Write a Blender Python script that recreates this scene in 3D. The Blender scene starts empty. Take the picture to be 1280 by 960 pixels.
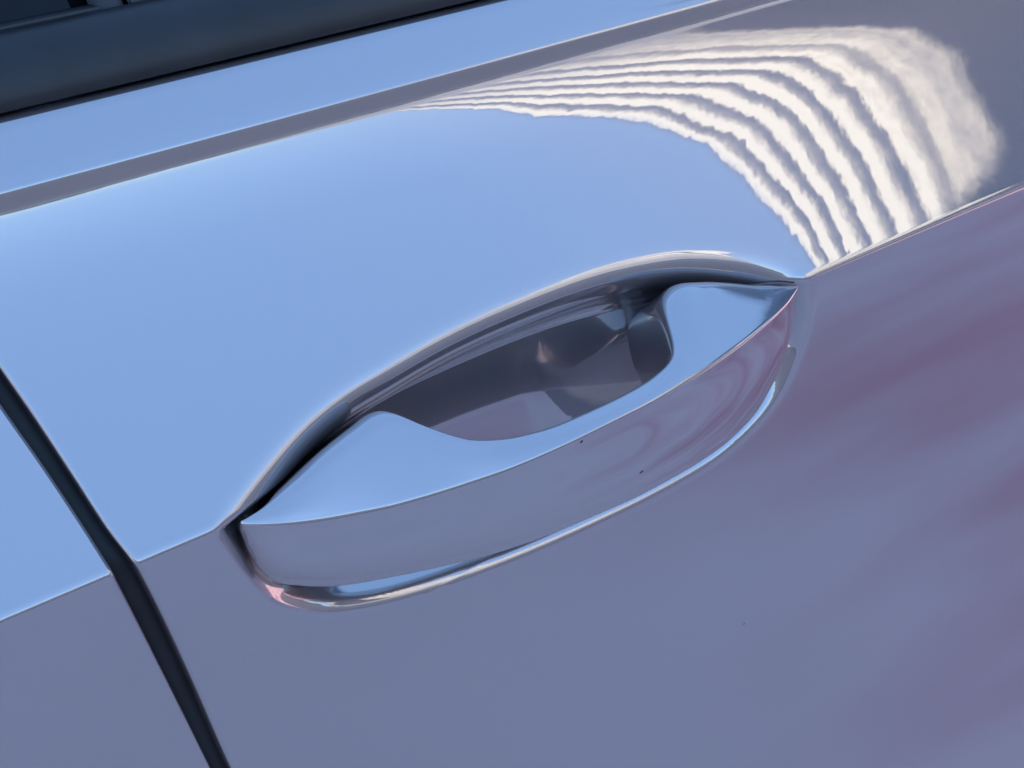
import bpy, math, random
import numpy as np
from mathutils import Matrix, Vector

# ------------------------------------------------------------------ camera
H0 = 0.86                      # height of the door's crease over the ground
scene = bpy.context.scene
C = bpy.context.collection
cam_d = bpy.data.cameras.new('camera')
cam = bpy.data.objects.new('camera', cam_d); C.objects.link(cam)
right = Vector((0.76912, -0.63874, -0.02147))
up = Vector((0.31982, 0.35558, 0.87822))
fwd = Vector((0.55332, 0.68233, -0.47777))
M = Matrix((right, up, -fwd)).transposed().to_4x4()
M.translation = Vector((-0.27014, -0.31288, 0.22558 + H0))
cam.matrix_world = M
cam_d.sensor_fit = 'HORIZONTAL'; cam_d.sensor_width = 36.0
cam_d.lens = 36.0 * 2000 / 1280
cam_d.clip_start = 0.01; cam_d.clip_end = 3000
scene.camera = cam

# ------------------------------------------------------------------ light
SUN_EL, SUN_AZ = math.radians(34), math.radians(-8)   # azimuth from +Y towards +X
vs = scene.view_settings
scene.display_settings.display_device = 'sRGB'
vs.view_transform = 'Standard'; vs.look = 'None'; vs.gamma = 1; vs.use_curve_mapping = False
vs.exposure = 2.48
scene.render.engine = 'CYCLES'
scene.cycles.use_denoising = True
scene.cycles.max_bounces = 10; scene.cycles.glossy_bounces = 8


class NT:
    """small helper for node trees"""
    def __init__(s, tree): s.t = tree; s.n = tree.nodes; s.l = tree.links
    def add(s, kind, **kw):
        n = s.n.new(kind)
        for k, v in kw.items(): setattr(n, k, v)
        return n
    def set(s, sock, v):
        if hasattr(v, 'is_output') or hasattr(v, 'links'): s.l.new(v, sock)
        else: sock.default_value = v
    def m(s, op, a, b=None, c=None, clamp=False):
        n = s.add('ShaderNodeMath', operation=op, use_clamp=clamp)
        for i, v in enumerate((a, b, c)):
            if v is not None: s.set(n.inputs[i], v)
        return n.outputs[0]
    def noise(s, vec, scale, detail=4, rough=0.55, dist=0.0):
        n = s.add('ShaderNodeTexNoise')
        s.l.new(vec, n.inputs['Vector'])
        n.inputs['Scale'].default_value = scale; n.inputs['Detail'].default_value = detail
        n.inputs['Roughness'].default_value = rough; n.inputs['Distortion'].default_value = dist
        return n.outputs[0]
    def mix(s, f, a, b):
        n = s.add('ShaderNodeMix', data_type='RGBA')
        s.set(n.inputs[0], f); s.set(n.inputs[6], a); s.set(n.inputs[7], b)
        return n.outputs[2]
    def ramp(s, f, stops, interp='LINEAR'):
        n = s.add('ShaderNodeValToRGB'); n.color_ramp.interpolation = interp
        e = n.color_ramp.elements
        while len(e) < len(stops): e.new(0.5)
        for k, (p, c) in zip(e, stops): k.position = p; k.color = c
        s.l.new(f, n.inputs[0]); return n.outputs[0]
    def smooth(s, x, lo, hi):
        n = s.add('ShaderNodeMapRange', interpolation_type='SMOOTHSTEP')
        s.set(n.inputs[0], x); n.inputs[1].default_value = lo; n.inputs[2].default_value = hi
        return n.outputs[0]


world = bpy.data.worlds.new('World'); scene.world = world; world.use_nodes = True
W = NT(world.node_tree); W.n.clear()
sky = W.add('ShaderNodeTexSky', sky_type='NISHITA', sun_disc=False)
sky.sun_elevation = SUN_EL; sky.sun_rotation = SUN_AZ
sky.altitude = 200; sky.air_density = 1.0; sky.dust_density = 0.12; sky.ozone_density = 3.0
bg = W.add('ShaderNodeBackground'); bg.inputs[1].default_value = 0.1
wo = W.add('ShaderNodeOutputWorld')
W.l.new(bg.outputs[0], wo.inputs[0])


def sky_with_clouds():
    """clear blue sky with one bank of rolled white cloud and the dark blue-grey front behind it"""
    g = W.add('ShaderNodeTexCoord').outputs['Generated']
    sep = W.add('ShaderNodeSeparateXYZ'); W.l.new(g, sep.inputs[0])
    X, Y, Z = sep.outputs
    az = W.m('MULTIPLY', W.m('ARCTAN2', X, W.m('MULTIPLY', Y, -1.0)), 57.29578)      # from -Y towards +X
    el = W.m('MULTIPLY', W.m('ARCSINE', Z), 57.29578)
    u = W.m('DIVIDE', W.m('SUBTRACT', W.m('MINIMUM', W.m('MAXIMUM', az, 20.0), 62.0), 45.0), 12.0)
    v = W.m('DIVIDE', W.m('SUBTRACT', W.m('MINIMUM', W.m('MAXIMUM', el, 0.0), 32.0), 15.0), 12.0)
    def pw(a, b):
        t = None
        for q in [u] * a + [v] * b: t = q if t is None else W.m('MULTIPLY', t, q)
        return t
    s = None
    for k, (a, b) in ((0.9209, (1, 0)), (-1.2589, (0, 1)), (0.0807, (2, 0)), (-0.4358, (1, 1)), (0.1236, (0, 2)), (0.0735, (3, 0)), (0.85, (2, 1)), (-1.0116, (1, 2)), (0.4754, (0, 3)), (-0.3433, (4, 0)), (0.3002, (3, 1)), (0.5852, (2, 2)), (0.7905, (1, 3)), (-0.8772, (0, 4))):
        s = W.m('MULTIPLY_ADD', pw(a, b), k, 0.5112 if s is None else s)
    # ragged outline: noise in (azimuth, elevation)
    cv = W.add('ShaderNodeCombineXYZ'); W.l.new(az, cv.inputs[0]); W.l.new(el, cv.inputs[1])
    cv = cv.outputs[0]
    def wob(scale, amp, detail=3, dist=0.0): return W.m('MULTIPLY', W.m('SUBTRACT', W.noise(cv, scale, detail, 0.6, dist), 0.5), amp)
    sw = W.m('ADD', s, W.m('ADD', wob(0.25, 0.09, 2), W.m('ADD', wob(1.0, 0.030, 3), wob(4.0, 0.030, 5))))
    hook = W.smooth(W.m('ADD', W.m('ADD', el, W.m('MULTIPLY', az, 0.85)), wob(1.5, 0.8, 3)), 67.9, 68.8)   # the bank's upper corner
    body = W.m('MULTIPLY', W.smooth(sw, -0.028, 0.035), W.m('SUBTRACT', 1.0, W.smooth(sw, 1.0, 1.09)))
    # rolls
    ph = W.m('MULTIPLY', W.m('POWER', W.m('MAXIMUM', sw, 0.0), 0.85), 7.0)
    fr = W.m('FRACT', ph)                                    # each roll: crisp lit edge, long fall into its own shade
    roll = W.m('MULTIPLY', W.smooth(fr, 0.0, 0.20), W.m('SUBTRACT', 1.0, W.smooth(fr, 0.42, 1.0)))
    roll = W.m('MULTIPLY_ADD', roll, 1.05, 0.02)
    flat = W.m('MULTIPLY', W.smooth(sw, 0.60, 0.95), 0.8)                          # the outer part is a smooth sheet
    tone = W.m('ADD', W.m('MULTIPLY', roll, W.m('SUBTRACT', 1.0, flat)), W.m('MULTIPLY', flat, 0.72))
    fv = W.add('ShaderNodeCombineXYZ'); W.l.new(W.m('MULTIPLY', sw, 26.0), fv.inputs[0]); W.l.new(W.m('MULTIPLY', el, 0.35), fv.inputs[1])
    fib = W.noise(fv.outputs[0], 1.0, 4, 0.6)
    puff = W.noise(cv, 1.6, 5, 0.6, 0.3)
    tone = W.m('ADD', tone, W.m('MULTIPLY', W.m('SUBTRACT', fib, 0.5), 0.55))
    tone = W.m('ADD', tone, W.m('MULTIPLY', W.m('SUBTRACT', puff, 0.5), 0.5), clamp=True)
    cloud = W.ramp(tone, [(0.0, (0.10, 0.125, 0.18, 1)), (0.45, (0.35, 0.335, 0.33, 1)), (0.8, (0.76, 0.69, 0.58, 1)), (1.0, (1.05, 0.97, 0.82, 1))])
    far = W.smooth(el, 14.0, 3.0)                            # low rolls sink into the haze
    cloud = W.mix(W.m('MULTIPLY', far, 0.75), cloud, (0.19, 0.205, 0.28, 1))
    n = W.add('ShaderNodeMix', data_type='RGBA', blend_type='MULTIPLY'); n.inputs[0].default_value = 1.0
    W.l.new(cloud, n.inputs[6]); n.inputs[7].default_value = (CLOUD, CLOUD, CLOUD, 1)
    cloud = n.outputs[2]
    top = W.m('SUBTRACT', 1.0, W.smooth(W.m('ADD', el, wob(0.5, 1.5, 3)), 24.5, 27.5))
    side = W.m('SUBTRACT', 1.0, W.smooth(az, 95.0, 125.0))
    front_bank = W.m('MULTIPLY', W.m('MULTIPLY', W.m('MAXIMUM', W.smooth(sw, 0.55, 0.9), hook), top), side)
    clear = W.mix(0.68, sky.outputs[0], (1.12, 2.18, 4.20, 1))       # light high haze evens the blue out
    c = W.mix(front_bank, clear, (0.06, 0.18, 0.45, 1))
    c = W.mix(W.m('MULTIPLY', W.m('MULTIPLY', W.m('MULTIPLY', body, W.m('SUBTRACT', 1.0, hook)), top), 0.97), c, cloud)
    W.l.new(c, bg.inputs[0])


CLOUD = 7.0
sky_with_clouds()

sun_d = bpy.data.lights.new('sun', 'SUN'); sun_d.energy = 3.5; sun_d.angle = math.radians(0.5)
sun_d.color = (1.0, 0.95, 0.87)
sun = bpy.data.objects.new('sun', sun_d); C.objects.link(sun)
sd = Vector((math.sin(SUN_AZ) * math.cos(SUN_EL), math.cos(SUN_AZ) * math.cos(SUN_EL), math.sin(SUN_EL)))
sun.rotation_euler = (-sd).to_track_quat('-Z', 'Y').to_euler()
sun.location = sd * 20


# ------------------------------------------------------------------ materials
def material(name):
    m = bpy.data.materials.new(name); m.use_nodes = True
    t = NT(m.node_tree); t.n.clear()
    b = t.add('ShaderNodeBsdfPrincipled'); o = t.add('ShaderNodeOutputMaterial')
    t.l.new(b.outputs[0], o.inputs[0])
    return m, t, b


def paint_material():
    m, t, b = material('metallic_grey_paint')
    tc = t.add('ShaderNodeTexCoord').outputs['Object']
    fl = t.noise(tc, 4500, 1, 0.5)
    t.l.new(t.ramp(fl, [(0.3, (0.195, 0.160, 0.164, 1)), (0.7, (0.210, 0.172, 0.176, 1))]), b.inputs['Base Color'])
    b.inputs['Metallic'].default_value = 0.62
    b.inputs['Roughness'].default_value = 0.27
    b.inputs['Coat Weight'].default_value = 1.0
    b.inputs['Coat Roughness'].default_value = 0.012
    b.inputs['Coat IOR'].default_value = 2.5
    bump = t.add('ShaderNodeBump'); bump.inputs['Strength'].default_value = 0.006
    bump.inputs['Distance'].default_value = 0.001
    t.l.new(t.noise(tc, 130, 2, 0.5), bump.inputs['Height'])
    t.l.new(bump.outputs[0], b.inputs['Coat Normal'])
    return m


def plain(name, col, rough, spec=0.5, bump_scale=None, bump=0.1, metallic=0.0):
    m, t, b = material(name)
    tc = t.add('ShaderNodeTexCoord').outputs['Object']
    n = t.noise(tc, 60, 5, 0.6)
    lo = tuple(c * 0.8 for c in col) + (1,); hi = tuple(c * 1.2 for c in col) + (1,)
    t.l.new(t.ramp(n, [(0.3, lo), (0.7, hi)]), b.inputs['Base Color'])
    b.inputs['Roughness'].default_value = rough
    b.inputs['Specular IOR Level'].default_value = spec
    b.inputs['Metallic'].default_value = metallic
    if bump_scale:
        bp = t.add('ShaderNodeBump'); bp.inputs['Strength'].default_value = bump
        bp.inputs['Distance'].default_value = 0.0004
        t.l.new(t.noise(tc, bump_scale, 3, 0.6), bp.inputs['Height'])
        t.l.new(bp.outputs[0], b.inputs['Normal'])
    return m


PAINT = paint_material()
RUBBER = plain('black_rubber', (0.012, 0.012, 0.013), 0.5, 0.16, 2500, 0.15)
TRIM = plain('satin_black_trim', (0.014, 0.014, 0.016), 0.36, 0.30, 3500, 0.12)
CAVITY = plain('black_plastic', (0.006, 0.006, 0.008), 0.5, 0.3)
GLASS = plain('dark_glass', (0.004, 0.005, 0.006), 0.03, 0.16)
POST = plain('grey_post', (0.03, 0.03, 0.033), 0.45, 0.25, 3000, 0.1)
LIP = plain('grey_lip', (0.03, 0.028, 0.026), 0.4, 0.25)
CHIP = plain('dark_chip', (0.03, 0.03, 0.035), 0.6, 0.2)


# ------------------------------------------------------------------ mesh helpers
def mesh_obj(name, verts, faces, mat, parent=None, smooth=True):
    me = bpy.data.meshes.new(name)
    me.from_pydata([tuple(v) for v in verts], [], faces)
    me.materials.append(mat)
    if smooth: me.polygons.foreach_set('use_smooth', [True] * len(me.polygons))
    me.validate(); me.update()
    o = bpy.data.objects.new(name, me); C.objects.link(o)
    if parent is not None: o.parent = parent
    return o


def grid_faces(nr, nc, closed=False, flip=False):
    f = []
    cc = nc if closed else nc - 1
    for i in range(nr - 1):
        a = i * nc; b = a + nc
        for j in range(cc):
            k = (j + 1) % nc
            f.append((a + j, b + j, b + k, a + k) if flip else (a + j, a + k, b + k, b + j))
    return f


def pchip(xs, ys, q):
    xs = np.asarray(xs, float); ys = np.asarray(ys, float); q = np.asarray(q, float)
    h = np.diff(xs); d = np.diff(ys) / h
    m = np.zeros_like(xs)
    for i in range(1, len(xs) - 1):
        if d[i - 1] * d[i] > 0:
            w1 = 2 * h[i] + h[i - 1]; w2 = h[i] + 2 * h[i - 1]
            m[i] = (w1 + w2) / (w1 / d[i - 1] + w2 / d[i])
    m[0] = d[0]; m[-1] = d[-1]
    i = np.clip(np.searchsorted(xs, q) - 1, 0, len(h) - 1)
    t = np.clip((q - xs[i]) / h[i], 0, 1)
    return ((1 + 2 * t) * (1 - t) ** 2 * ys[i] + t * (1 - t) ** 2 * h[i] * m[i]
            + t * t * (3 - 2 * t) * ys[i + 1] + t * t * (t - 1) * h[i] * m[i + 1])


def closed_curve(pts, n):
    p = np.asarray(pts, float); k = len(p); out = []
    for i in range(k):
        a, b, c, d = p[i - 1], p[i], p[(i + 1) % k], p[(i + 2) % k]
        for t in np.linspace(0, 1, 16, endpoint=False):
            out.append(0.5 * (2 * b + (c - a) * t + (2 * a - 5 * b + 4 * c - d) * t * t + (3 * b - a - 3 * c + d) * t ** 3))
    o = np.array(out)
    s = np.concatenate([[0], np.cumsum(np.linalg.norm(np.diff(np.vstack([o, o[:1]]), axis=0), axis=1))])
    o = np.vstack([o, o[:1]]); q = np.linspace(0, s[-1], n, endpoint=False)
    c = np.stack([np.interp(q, s, o[:, 0]), np.interp(q, s, o[:, 1])], 1)
    for _ in range(6):                                   # iron out small kinks
        c = 0.5 * c + 0.25 * (np.roll(c, 1, 0) + np.roll(c, -1, 0))
    return c


# ------------------------------------------------------------------ the car's side: profile of the skin
# lean of the skin from the vertical in degrees (plus faces the sky) against height over the crease
LEAN = [(-0.62, -14), (-0.30, -10), (-0.12, -8.5), (-0.03, -7.5), (-0.0016, -6.5), (-0.0006, 0), (0.0006, 27),
        (0.0018, 35), (0.02, 32.5), (0.045, 28.8), (0.06, 25.5), (0.07, 21), (0.0785, 16), (0.0800, 11), (0.0810, 4),
        (0.0832, 3), (0.0846, 6), (0.0856, 28), (0.090, 31), (0.1000, 30)]
_z = np.linspace(-0.62, 0.1000, 30001)
_a = np.tan(np.radians(np.interp(_z, [k[0] for k in LEAN], [k[1] for k in LEAN])))
_y = np.concatenate([[0], np.cumsum((_a[1:] + _a[:-1]) / 2 * np.diff(_z))]); _y -= np.interp(0, _z, _y)


def skin_y(z): return np.interp(z, _z, _y)


mm = 0.001
RIM = closed_curve(np.array([(-114.6, 0.0), (-108.4, 3.0), (-96.0, 8.3), (-80.5, 14.0), (-65.8, 17.4), (-51.5, 19.2),
    (-30.8, 21.5), (-9.7, 22.7), (15.2, 23.0), (34.4, 22.4), (53.6, 20.5), (69.6, 17.7), (88.4, 12.3), (103.3, 5.8),
    (110.0, 0.5), (113.0, -5.0), (115.0, -16.0), (114.0, -31), (105.0, -48.5), (82.0, -60.5), (50.5, -63.8),
    (14.8, -63.3), (-18.3, -60.8), (-49.3, -56.0), (-72.5, -49.5), (-86.1, -42.8), (-99.0, -32.1), (-106.6, -19.8),
    (-111.0, -10.2), (-113.9, -3.3)]) * mm, 420)


def rim_distance(x, z):
    """signed distance to the rim of the handle scoop, positive inside"""
    a = RIM; b = np.roll(RIM, -1, 0); e = b - a; L2 = (e ** 2).sum(1)
    best = np.full(x.shape, 1e9); ins = np.zeros(x.shape, bool)
    for i in range(len(a)):
        dx = x - a[i, 0]; dz = z - a[i, 1]
        t = np.clip((dx * e[i, 0] + dz * e[i, 1]) / L2[i], 0, 1)
        best = np.minimum(best, (dx - t * e[i, 0]) ** 2 + (dz - t * e[i, 1]) ** 2)
        if e[i, 1] != 0:
            c = ((a[i, 1] > z) != (b[i, 1] > z)) & (x < a[i, 0] + e[i, 0] * (z - a[i, 1]) / e[i, 1])
            ins ^= c
    return np.where(ins, 1, -1) * np.sqrt(best)


# wall angle of the scoop against the distance inside its rim
_q = np.linspace(-0.006, 0.06, 3001)
_w = np.radians(np.interp(_q, np.array([-5, -2, 0, 4, 8, 13]) * mm, [0, 2, 12, 32, 50, 66]))
_dep = np.concatenate([[0], np.cumsum((np.tan(_w[1:]) + np.tan(_w[:-1])) / 2 * np.diff(_q))])


def cup_floor(x, z):
    return pchip([-0.13, -0.085, -0.03, 0.01, 0.075, 0.13], [0.0155, 0.0175, 0.0275, 0.0285, 0.0185, 0.0155], x) + 0.05 * z + 2.8 * np.clip(z + 0.02, 0.0, 0.025) ** 2 + 0.14 * np.maximum(z - 0.005, 0.0)


def skin_surface(x, z):
    """y of the door skin with the handle scoop pressed into it: a steep wall that runs out into a shallow floor"""
    q = rim_distance(x, z)
    low = np.clip((0.002 - z) / 0.007, 0, 1); low = low * low * (3 - 2 * low)
    wall = skin_y(z) + np.interp(q * (1 + 0.55 * low * (q > 0)), _q, _dep)
    fl = cup_floor(x, z)
    k = np.clip(0.9 * (fl - skin_y(z)), 0.002, 0.010)
    h = np.clip(0.5 + 0.5 * (fl - wall) / k, 0, 1)
    blended = fl * (1 - h) + wall * h - k * h * (1 - h)
    return np.where(q > 0.0, blended, wall)


def spread(keys):
    """rows from (position, step) keys"""
    out = [keys[0][0]]
    while out[-1] < keys[-1][0] - 1e-9:
        out.append(out[-1] + float(np.interp(out[-1], [k[0] for k in keys], [k[1] for k in keys])))
    out[-1] = keys[-1][0]
    return np.array(out)


ROWS = spread([(-0.62, .02), (-0.12, .005), (-0.068, .0007), (-0.006, .0006), (-0.002, .00022), (0.0025, .00022), (0.006, .0006),
               (0.027, .0007), (0.04, .002), (0.075, .0008), (0.078, .00015), (0.087, .00015), (0.091, .0006), (0.0972, .0005)])

# the shut line between the two doors: edge of this door and of its neighbour, x against z
EDGE_A = np.array([(-113.4 + 136, -620), (-72, -240), (-92, -160), (-113.4, -88.3), (-124.4, -45.2), (-132.0, -17.0), (-137.0, -0.3), (-139.9, 8.1), (-142.8, 20.1),
                   (-146.5, 34.8), (-150.6, 48.9), (-160, 80), (-168, 110)]) * mm
EDGE_B = np.array([(15, -620), (-78, -240), (-99, -160), (-119.4, -88), (-126.5, -62.1), (-133.4, -37.1), (-139.7, -14.3), (-143.7, 0.3),
                   (-145.7, 9.5), (-149.3, 24.1), (-154.0, 40.5), (-165, 80), (-173, 110)]) * mm


def edge_a(z): return pchip(EDGE_A[:, 1], EDGE_A[:, 0], z)
def edge_b(z): return pchip(EDGE_B[:, 1], EDGE_B[:, 0], z)


# ------------------------------------------------------------------ the setting
def sheet(name, x0, x1, y0, y1, z, mat):
    o = mesh_obj(name, [(x0, y0, z), (x1, y0, z), (x1, y1, z), (x0, y1, z)], [(0, 1, 2, 3)], mat, smooth=False)
    o['kind'] = 'structure'
    return o


def asphalt():
    m, t, b = material('asphalt')
    tc = t.add('ShaderNodeTexCoord').outputs['Object']
    n = t.noise(tc, 3.0, 6, 0.65)
    t.l.new(t.ramp(n, [(0.3, (0.040, 0.043, 0.058, 1)), (0.7, (0.062, 0.066, 0.084, 1))]), b.inputs['Base Color'])
    b.inputs['Roughness'].default_value = 0.9
    return m


def paving():
    """pale concrete, streaked with red towards the front of the car"""
    m, t, b = material('pale_paving')
    tc = t.add('ShaderNodeTexCoord').outputs['Object']
    pale = t.ramp(t.noise(tc, 1.6, 5, 0.6), [(0.3, (0.74, 0.52, 0.47, 1)), (0.7, (0.80, 0.57, 0.52, 1))])
    sep = t.add('ShaderNodeSeparateXYZ'); t.l.new(tc, sep.inputs[0])
    st = t.add('ShaderNodeMapping'); st.inputs['Scale'].default_value = (0.55, 3.6, 1); t.l.new(tc, st.inputs['Vector'])
    st.inputs['Rotation'].default_value = (0, 0, 0.12)
    wash = t.smooth(t.noise(st.outputs[0], 1.5, 3, 0.5), 0.30, 0.76)
    zone = t.smooth(t.m('ADD', sep.outputs[0], t.m('MULTIPLY', sep.outputs[1], 0.2)), 0.40, 1.10)
    t.l.new(t.mix(t.m('MULTIPLY', wash, zone), pale, (0.56, 0.13, 0.16, 1)), b.inputs['Base Color'])  # red put into the colour so the door mirrors a rose tint
    b.inputs['Roughness'].default_value = 0.9
    return m


sheet('road', -900, 900, -900, 900, 0.0, asphalt())
sheet('pavement', -60, 60, -1.62, 6, 0.004, paving())


def tree_line():
    # the far wood all round, one mass: a ragged low wall of crowns
    rnd = random.Random(5); m = plain('far_foliage', (0.045, 0.06, 0.04), 0.9, 0.1)
    v, f = [], []; n = 900
    hs = [0.0] * n
    for k in range(700):
        c = rnd.uniform(0, n); w = rnd.uniform(2, 9); h = rnd.uniform(2.5, 5.5) if rnd.random() < .93 else rnd.uniform(7, 12)
        for j in range(int(c - w), int(c + w) + 1):
            q = 1 - ((j - c) / w) ** 2
            if q > 0: hs[j % n] = max(hs[j % n], h * math.sqrt(q))
    for j in range(n):
        a = 2 * math.pi * j / n; r = 170 + rnd.uniform(-2, 2); h = max(1.5, hs[j] + rnd.uniform(-.5, .5))
        for rr, zz in ((r - 3, 0), (r - 2.2, h * .6), (r, h), (r + 4, h * .8), (r + 5, 0)):
            v.append((rr * math.cos(a), rr * math.sin(a), zz))
    f = grid_faces(n, 5)
    f += [((n - 1) * 5 + q, (n - 1) * 5 + q + 1, q + 1, q) for q in range(4)]
    o = mesh_obj('tree_line', v, f, m, smooth=False)
    o['kind'] = 'stuff'; o['label'] = 'far line of dark green trees along the horizon'; o['category'] = 'trees'
    return o


tree_line()

# ------------------------------------------------------------------ the car
car = bpy.data.objects.new('car', None); C.objects.link(car)
car.location = (0, 0, 0)
car['label'] = 'glossy grey metallic car side with a scooped door handle and black window trim'
car['category'] = 'car'


def body_shell():
    # the rest of the body behind the doors: sill, floor, roof and far side, closed
    sec = [(.075, .93), (.12, 1.0), (.24, 1.30), (.34, 1.40), (.60, 1.45), (1.15, 1.45), (1.42, 1.40), (1.52, 1.30), (1.66, .97),
           (1.74, .86), (1.72, .50), (1.62, .24), (.16, .24), (.085, .30), (.075, .5)]
    v = []; n = len(sec)
    st = [(-2.2, .30, .55), (-2.05, .72, .62), (-1.9, .9, .72), (-1.5, 1, 1), (1.4, 1, 1), (1.85, .95, .62), (2.2, .9, .56), (2.4, .70, .5), (2.5, .3, .45)]
    for x, w, h in st:
        for y, z in sec: v.append((x, .88 + (y - .88) * (0.9 + 0.1 * w), .24 + (z - .24) * (h if z > .5 else 1)))
    f = grid_faces(len(st), n, True)
    f.append(tuple(range(n))); f.append(tuple(range((len(st) - 1) * n, len(st) * n))[::-1])
    return mesh_obj('body', v, f, PAINT, car, smooth=False)


body_shell()


def skin_rows(x_of_row, ncol, sgn, with_scoop):
    """verts of a door skin; x_of_row(z) gives its columns; its shut-line edge and its top edge are hemmed"""
    z = ROWS; X = np.array([x_of_row(a) for a in z])
    Z = np.repeat(z[:, None], X.shape[1], 1)
    Y = skin_y(Z)
    if with_scoop:
        r = (Z > -0.075) & (Z < 0.035) & (X > -0.125) & (X < 0.125)
        Y[r] = skin_surface(X[r], Z[r])
    # hem along the shut line
    hem = [(0.0003, 0.00005), (0.0007, 0.0002), (0.0011, 0.0006), (0.00135, 0.0011), (0.0014, 0.0018), (0.0014, 0.012), (0.0014, 0.03)]
    hx = np.stack([X[:, 0] - sgn * a for a, _ in hem[::-1]], 1); hy = np.stack([Y[:, 0] + b for _, b in hem[::-1]], 1)
    X = np.concatenate([hx, X], 1); Y = np.concatenate([hy, Y], 1); Z = np.concatenate([np.repeat(z[:, None], len(hem), 1), Z], 1)
    # hem along the top edge, under the window trim
    tx, ty, tz = [], [], []
    for dy, dz in [(0.0005, 0.0008), (0.0011, 0.0015), (0.0019, 0.0021), (0.0029, 0.0025), (0.0040, 0.0026), (0.0052, 0.0022), (0.0062, 0.0012), (0.0066, -0.001), (0.0068, -0.012)]:
        tx.append(X[-1]); ty.append(Y[-1] + dy); tz.append(Z[-1] + dz)
    X = np.vstack([X] + [np.array(tx)]); Y = np.vstack([Y, np.array(ty)]); Z = np.vstack([Z, np.array(tz)])
    return X, Y, Z


def door_cols(z):
    e = edge_a(z) + 0.0008
    a = e + (-0.122 - e) * np.linspace(0, 1, 26)[:-1] if e < -0.1235 else None
    n1 = np.linspace(0, 1, 14)
    xm = -0.1195
    if e < xm - 0.001:
        left = e + (xm - e) * n1[:-1]
        mid = np.linspace(xm, 0.1195, 480)
    else:                                               # far below the scoop the edge swings forward
        left = np.linspace(e, e + 0.01, 14)[:-1]
        mid = np.linspace(e + 0.0105, 0.1195, 480)
    rt = 0.1195 + (0.95 - 0.1195) * np.linspace(0, 1, 41)[1:] ** 1.5
    return np.concatenate([left, mid, rt])


X, Y, Z = skin_rows(door_cols, 0, 1, True)
front = mesh_obj('door', np.stack([X, Y, Z + H0], -1).reshape(-1, 3), grid_faces(*X.shape), PAINT, car)
front['label'] = 'door with the handle scoop and sharp body crease'


def next_cols(z):
    e = edge_b(z) - 0.0008
    return e - (e + 0.9) * np.linspace(0, 1, 40) ** 1.6


X, Y, Z = skin_rows(next_cols, 0, -1, False)
rear = mesh_obj('door', np.stack([X, Y, Z + H0], -1).reshape(-1, 3), grid_faces(*X.shape, flip=True), PAINT, car)
rear['label'] = 'neighbouring door left of the shut line'

# rubber seal set deep in the shut line
zs = np.linspace(-0.6, 0.096, 160)
ring = []
for z in zs:
    a, b = float(edge_a(z)), float(edge_b(z)); mid = (a + b) / 2; w = (a - b) / 2 + 0.0035
    yb = float(skin_y(z)) + 0.0035
    for t in np.linspace(-1, 1, 13):
        ring.append((mid + w * t, yb + 0.004 * abs(t) ** 2.2, z + H0))
seal = mesh_obj('door_seal', ring, grid_faces(len(zs), 13), RUBBER, car)


# ------------------------------------------------------------------ black patches in the scoop
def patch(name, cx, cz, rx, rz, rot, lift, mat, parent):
    """a black patch lying in the scoop, following its wall"""
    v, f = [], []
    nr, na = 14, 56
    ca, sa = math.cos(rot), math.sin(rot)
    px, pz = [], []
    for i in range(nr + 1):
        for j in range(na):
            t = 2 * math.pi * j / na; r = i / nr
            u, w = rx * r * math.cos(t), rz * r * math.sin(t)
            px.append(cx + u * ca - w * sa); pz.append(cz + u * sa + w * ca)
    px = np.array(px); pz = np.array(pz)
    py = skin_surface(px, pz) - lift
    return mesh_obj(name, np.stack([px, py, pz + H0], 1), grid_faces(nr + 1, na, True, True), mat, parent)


patch('gasket_gap_shade', 0.080, -0.0095, 0.0235, 0.0105, -0.28, 0.0008, CAVITY, front)
patch('gasket_gap_shade', -0.070, -0.009, 0.024, 0.0075, 0.10, 0.0008, CAVITY, front)  # no part here: black added for the deep shade in the left gap

# ------------------------------------------------------------------ the handle: lofted from cross-sections along x
R_ = np.array([(-106.5, 1.0, -2.6), (-97.9, -3.3, -4.0), (-88.2, -7.2, -5.1), (-77.8, -10.5, -5.7), (-66.8, -13.4, -6.2),
    (-52.8, -16.3, -6.2), (-37.9, -18.6, -6.2), (-21.8, -20.2, -5.5), (-4.5, -20.9, -4.7), (14.6, -20.7, -4.1), (36.0, -19.1, -3.5),
    (60.7, -15.4, -2.7), (80.4, -10.7, -1.9), (95.5, -5.6, -1.7), (106.9, -0.0, -1.8)]) * mm
L_ = np.array([(-106.5, 2.6, -5.0), (-105.8, 3.0, -7.5), (-104.7, 3.1, -12.5), (-102.4, 2.0, -19.1), (-99.1, 0.3, -24.4), (-93.4, -2.2, -27.6), (-82.1, -6.2, -30.8),
    (-66.5, -10.5, -32.7), (-52.1, -13.4, -34.4), (-36.6, -15.7, -36.3), (-14.0, -17.6, -37.6), (11.5, -17.8, -38.9), (37.2, -16.0, -40.0),
    (58.5, -12.8, -40.6), (78.3, -8.2, -39.0), (92.0, -4.0, -34.0), (100.5, -1.5, -26.0), (104.6, 0, -17.0), (106.9, 1.0, -5.0)]) * mm
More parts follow.
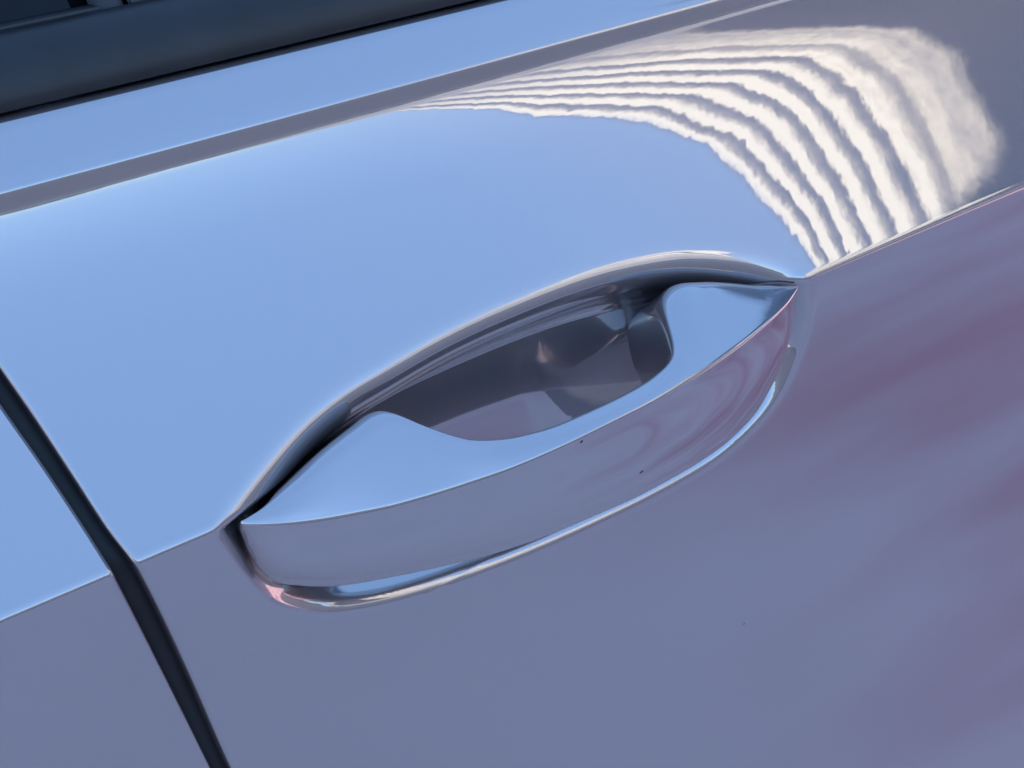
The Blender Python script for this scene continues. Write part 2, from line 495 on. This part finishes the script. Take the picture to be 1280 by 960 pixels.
T_ = np.array([(-106.5, 1.4, -1.7), (-97.3, 0.9, 2.4), (-87.5, 0.3, 7.9), (-76.9, 0.5, 12.3), (-68.5, 1.2, 14.5), (-63.0, 1.4, 15.9),
    (-59.2, 1.0, 15.8), (-56.5, -0.5, 14.6), (-51.2, -4.0, 11.0), (-44.0, -8.6, 6.8), (-35.1, -11.4, 2.9), (-25.1, -13.2, 0.4),
    (-11.3, -14.4, -0.9), (3.9, -14.7, -0.8), (20.6, -13.9, -0.3), (30.5, -12.8, 1.2), (36.5, -10.8, 3.2), (40.0, -7.0, 6.0), (42.6, -2.0, 9.6), (44.6, 1.8, 12.8), (47.8, 3.4, 15.0),
    (54.6, 3.9, 16.1), (65.2, 3.9, 13.8), (79.5, 3.3, 9.1), (93.9, 2.2, 3.6), (106.9, 1.5, -1.2)]) * mm


def corner(p, a, b, r, n):
    """n points rounding the corner at p between neighbours a and b"""
    u, v = a - p, b - p; lu, lv = np.linalg.norm(u), np.linalg.norm(v)
    d = min(r, lu * 0.45, lv * 0.45)
    A, B = p + u / lu * d, p + v / lv * d
    t = np.linspace(0, 1, n)[:, None]
    return (1 - t) ** 2 * A + 2 * t * (1 - t) * p + t * t * B


def edge(a, b, n, bulge, out):
    t = np.linspace(0, 1, n + 2)[1:-1, None]
    return a + (b - a) * t + out * bulge * 4 * t * (1 - t)


def belly(a, b, n, bulge, out):
    # swells towards a and runs out straight into b
    t = np.linspace(0, 1, n + 2)[1:-1, None]
    return a + (b - a) * t + out * bulge * 6.75 * t * (1 - t) ** 2


def sstep(x, a, b):
    t = min(1.0, max(0.0, (x - a) / (b - a))); return t * t * (3 - 2 * t)


def handle():
    s = np.linspace(0, math.pi, 420); x0, x1 = R_[0, 0], R_[-1, 0]
    xs = (x0 + x1) / 2 - (x1 - x0) / 2 * np.cos(s)
    xs = np.unique(np.concatenate([xs, np.linspace(0.030, 0.048, 70)]))
    rows = []
    g = {}
    for nm, A in (('R', R_), ('L', L_), ('T', T_)):
        for k in (1, 2):
            v = pchip(A[:, 0], A[:, k], xs)
            g[nm, k] = v
    # smooth the top edge a little along the bar
    dense = np.linspace(x0, x1, 2200)
    for k in (1, 2):
        v = pchip(T_[:, 0], T_[:, k], dense)
        ker = np.exp(-0.5 * (np.arange(-40, 41) / 14.0) ** 2); ker /= ker.sum()
        vs_ = np.convolve(np.pad(v, 40, mode='edge'), ker, 'valid')
        g['T', k] = np.interp(xs, dense, vs_)
    for i, x in enumerate(xs):
        R = np.array([g['R', 1][i], g['R', 2][i]]); L = np.array([g['L', 1][i], g['L', 2][i]]); T = np.array([g['T', 1][i], g['T', 2][i]])
        u = (x - x0) / (x1 - x0); e = min(u, 1 - u); fade = min(1, e / 0.06)
        th = 0.0015 + 0.008 * fade
        K1 = np.array([max(T[0] + 0.001, L[0] + th * 0.6), T[1] - (T[1] - L[1]) * 0.55])
        mount = sstep(x, -0.102, -0.094) * (1 - sstep(x, -0.062, -0.052)) + sstep(x, 0.036, 0.054) * (1 - sstep(x, 0.094, 0.102))
        yf = float(cup_floor(np.array([x]), 0.0)[0]) + 0.002
        K1 = K1 * (1 - mount) + mount * np.array([yf, T[1] - 0.95 * (yf - T[0]) - 0.001])
        K2 = np.array([L[0] + th * 0.7, L[1] + 0.0015 * fade + 0.0004])
        K1[1] = max(K1[1], K2[1] + 0.002 * fade + 0.0002)
        nt = np.array([-(T - R)[1], (T - R)[0]]); nt = nt / (np.linalg.norm(nt) + 1e-9)
        if nt[1] < 0: nt = -nt
        nl = np.array([-1.0, 0.0])
        rT = (0.0060 * fade + 0.0004); rR = 0.0008 * fade + 0.0003; rL = 0.0034 * fade + 0.0004
        cR = corner(R, L, T, rR, 7); cT = corner(T, R, K1, rT, 14); cK1 = corner(K1, T, K2, 0.003, 6)
        cK2 = corner(K2, K1, L, 0.002, 5); cL = corner(L, K2, R, rL, 10)
        bt = 0.0002 * fade; bl = 0.0016 * fade
        sec = np.vstack([cR, edge(cR[-1], cT[0], 12, bt, nt), cT, edge(cT[-1], cK1[0], 5, 0, nt), cK1,
                         edge(cK1[-1], cK2[0], 4, 0, nt), cK2, edge(cK2[-1], cL[0], 2, 0, nt), cL, belly(cL[-1], cR[0], 16, bl, nl)])
        rows.append(np.column_stack([np.full(len(sec), x), sec[:, 0], sec[:, 1] + H0]))
    n = len(rows[0]); v = np.vstack(rows)
    f = grid_faces(len(rows), n, True, True)
    f.append(tuple(range(n))); f.append(tuple(range((len(rows) - 1) * n, len(rows) * n))[::-1])
    return mesh_obj('door_handle', v, f, PAINT, front)


hnd = handle()

# ------------------------------------------------------------------ window trim and glass
def extrude(name, prof, x0, x1, mat, parent, nx=24):
    p = np.array(prof); v = []
    for x in np.linspace(x0, x1, nx):
        for a in p: v.append((x, a[0], a[1] + H0))
    return mesh_obj(name, v, grid_faces(nx, len(p), False), mat, parent)


def smooth_profile(pts, n=60):
    p = np.array(pts, float); k = len(p); out = []
    pp = np.vstack([2 * p[0] - p[1], p, 2 * p[-1] - p[-2]])
    for i in range(1, k):
        a, b, c, d = pp[i - 1], pp[i], pp[i + 1], pp[i + 2]
        for t in np.linspace(0, 1, 8, endpoint=False):
            out.append(0.5 * (2 * b + (c - a) * t + (2 * a - 5 * b + 4 * c - d) * t * t + (3 * b - a - 3 * c + d) * t ** 3))
    out.append(p[-1]); return np.array(out)


trim = extrude('window_trim', smooth_profile([(.060, .1005), (.0545, .1006), (.0522, .1014), (.0516, .1030), (.0521, .1062), (.0536, .1102),
    (.0560, .1140), (.0590, .1166), (.0618, .1176), (.0640, .1170), (.0650, .112)]), -0.9, 0.95, TRIM, front)


def pane(x0, x1):
    a = math.tan(math.radians(24)); v = []
    for y_off in (0, 0.004):
        for x, z in ((x0, .106), (x1, .106), (x1, .42), (x0, .42)):
            v.append((x, .0725 + (z - .112) * a + y_off, z + H0))
    f = [(0, 1, 2, 3), (7, 6, 5, 4), (0, 4, 5, 1), (1, 5, 6, 2), (2, 6, 7, 3), (3, 7, 4, 0)]
    g = mesh_obj('window_pane', v, f, GLASS, front, smooth=False)
    extrude('glass_gasket', smooth_profile([(.0652, .108), (.0655, .1150), (.0664, .1172), (.0682, .1180), (.0706, .1172), (.0722, .114)]), x0, x1, CAVITY, g)
    extrude('gasket_lip', smooth_profile([(.0645, .1165), (.0646, .1176), (.0650, .1180), (.0654, .1176), (.0655, .1165)]), x0, x1, LIP, g)
    return g


pane(-0.9, -0.0955)
pane(-0.0868, 0.95)


def post():
    a = math.tan(math.radians(24)); v = []
    n = 9
    for z in np.linspace(.108, .42, 12):
        for t in np.linspace(-1, 1, n):
            v.append((-0.09115 + 0.0046 * t - (z - .112) * 0.12, .0630 + (z - .112) * a + 0.0035 * abs(t) ** 4, z + H0))
    return mesh_obj('window_post', v, grid_faces(12, n), POST, front)


post()

# ------------------------------------------------------------------ small marks in the paint of the handle and door
def chip(p, n, r, seed, parent, name='paint_chip'):
    """a tiny raised fleck of lost paint or grit lying on the surface at p"""
    rnd = random.Random(seed); p = Vector(p); n = Vector(n).normalized()
    a = n.cross(Vector((0, 0, 1))).normalized(); b = n.cross(a)
    v = [tuple(p + n * 0.00012)]
    for k in range(9):
        t = 2 * math.pi * k / 9; q = r * rnd.uniform(0.55, 1.3)
        v.append(tuple(p + a * (q * 1.4 * math.cos(t)) + b * (q * math.sin(t)) + n * 0.00002))
    return mesh_obj(name, v, [(0, 1 + k, 1 + (k + 1) % 9) for k in range(9)], CHIP, parent)


chip((-0.00825, -0.02073, 0.85326), (-0.024, -1.0, -0.02), 0.00042, 1, hnd)
chip((0.01623, -0.02028, 0.83284), (0.031, -0.99, -0.136), 0.00050, 2, hnd)
chip((0.16373, 0.0214, 0.70529), (0, -0.988, -0.153), 0.00030, 3, front)
chip((0.11463, 0.02168, 0.70346), (0, -0.988, -0.153), 0.00038, 4, front)
chip((0.28478, 0.04439, 0.56596), (0, -0.985, -0.172), 0.00030, 5, front)
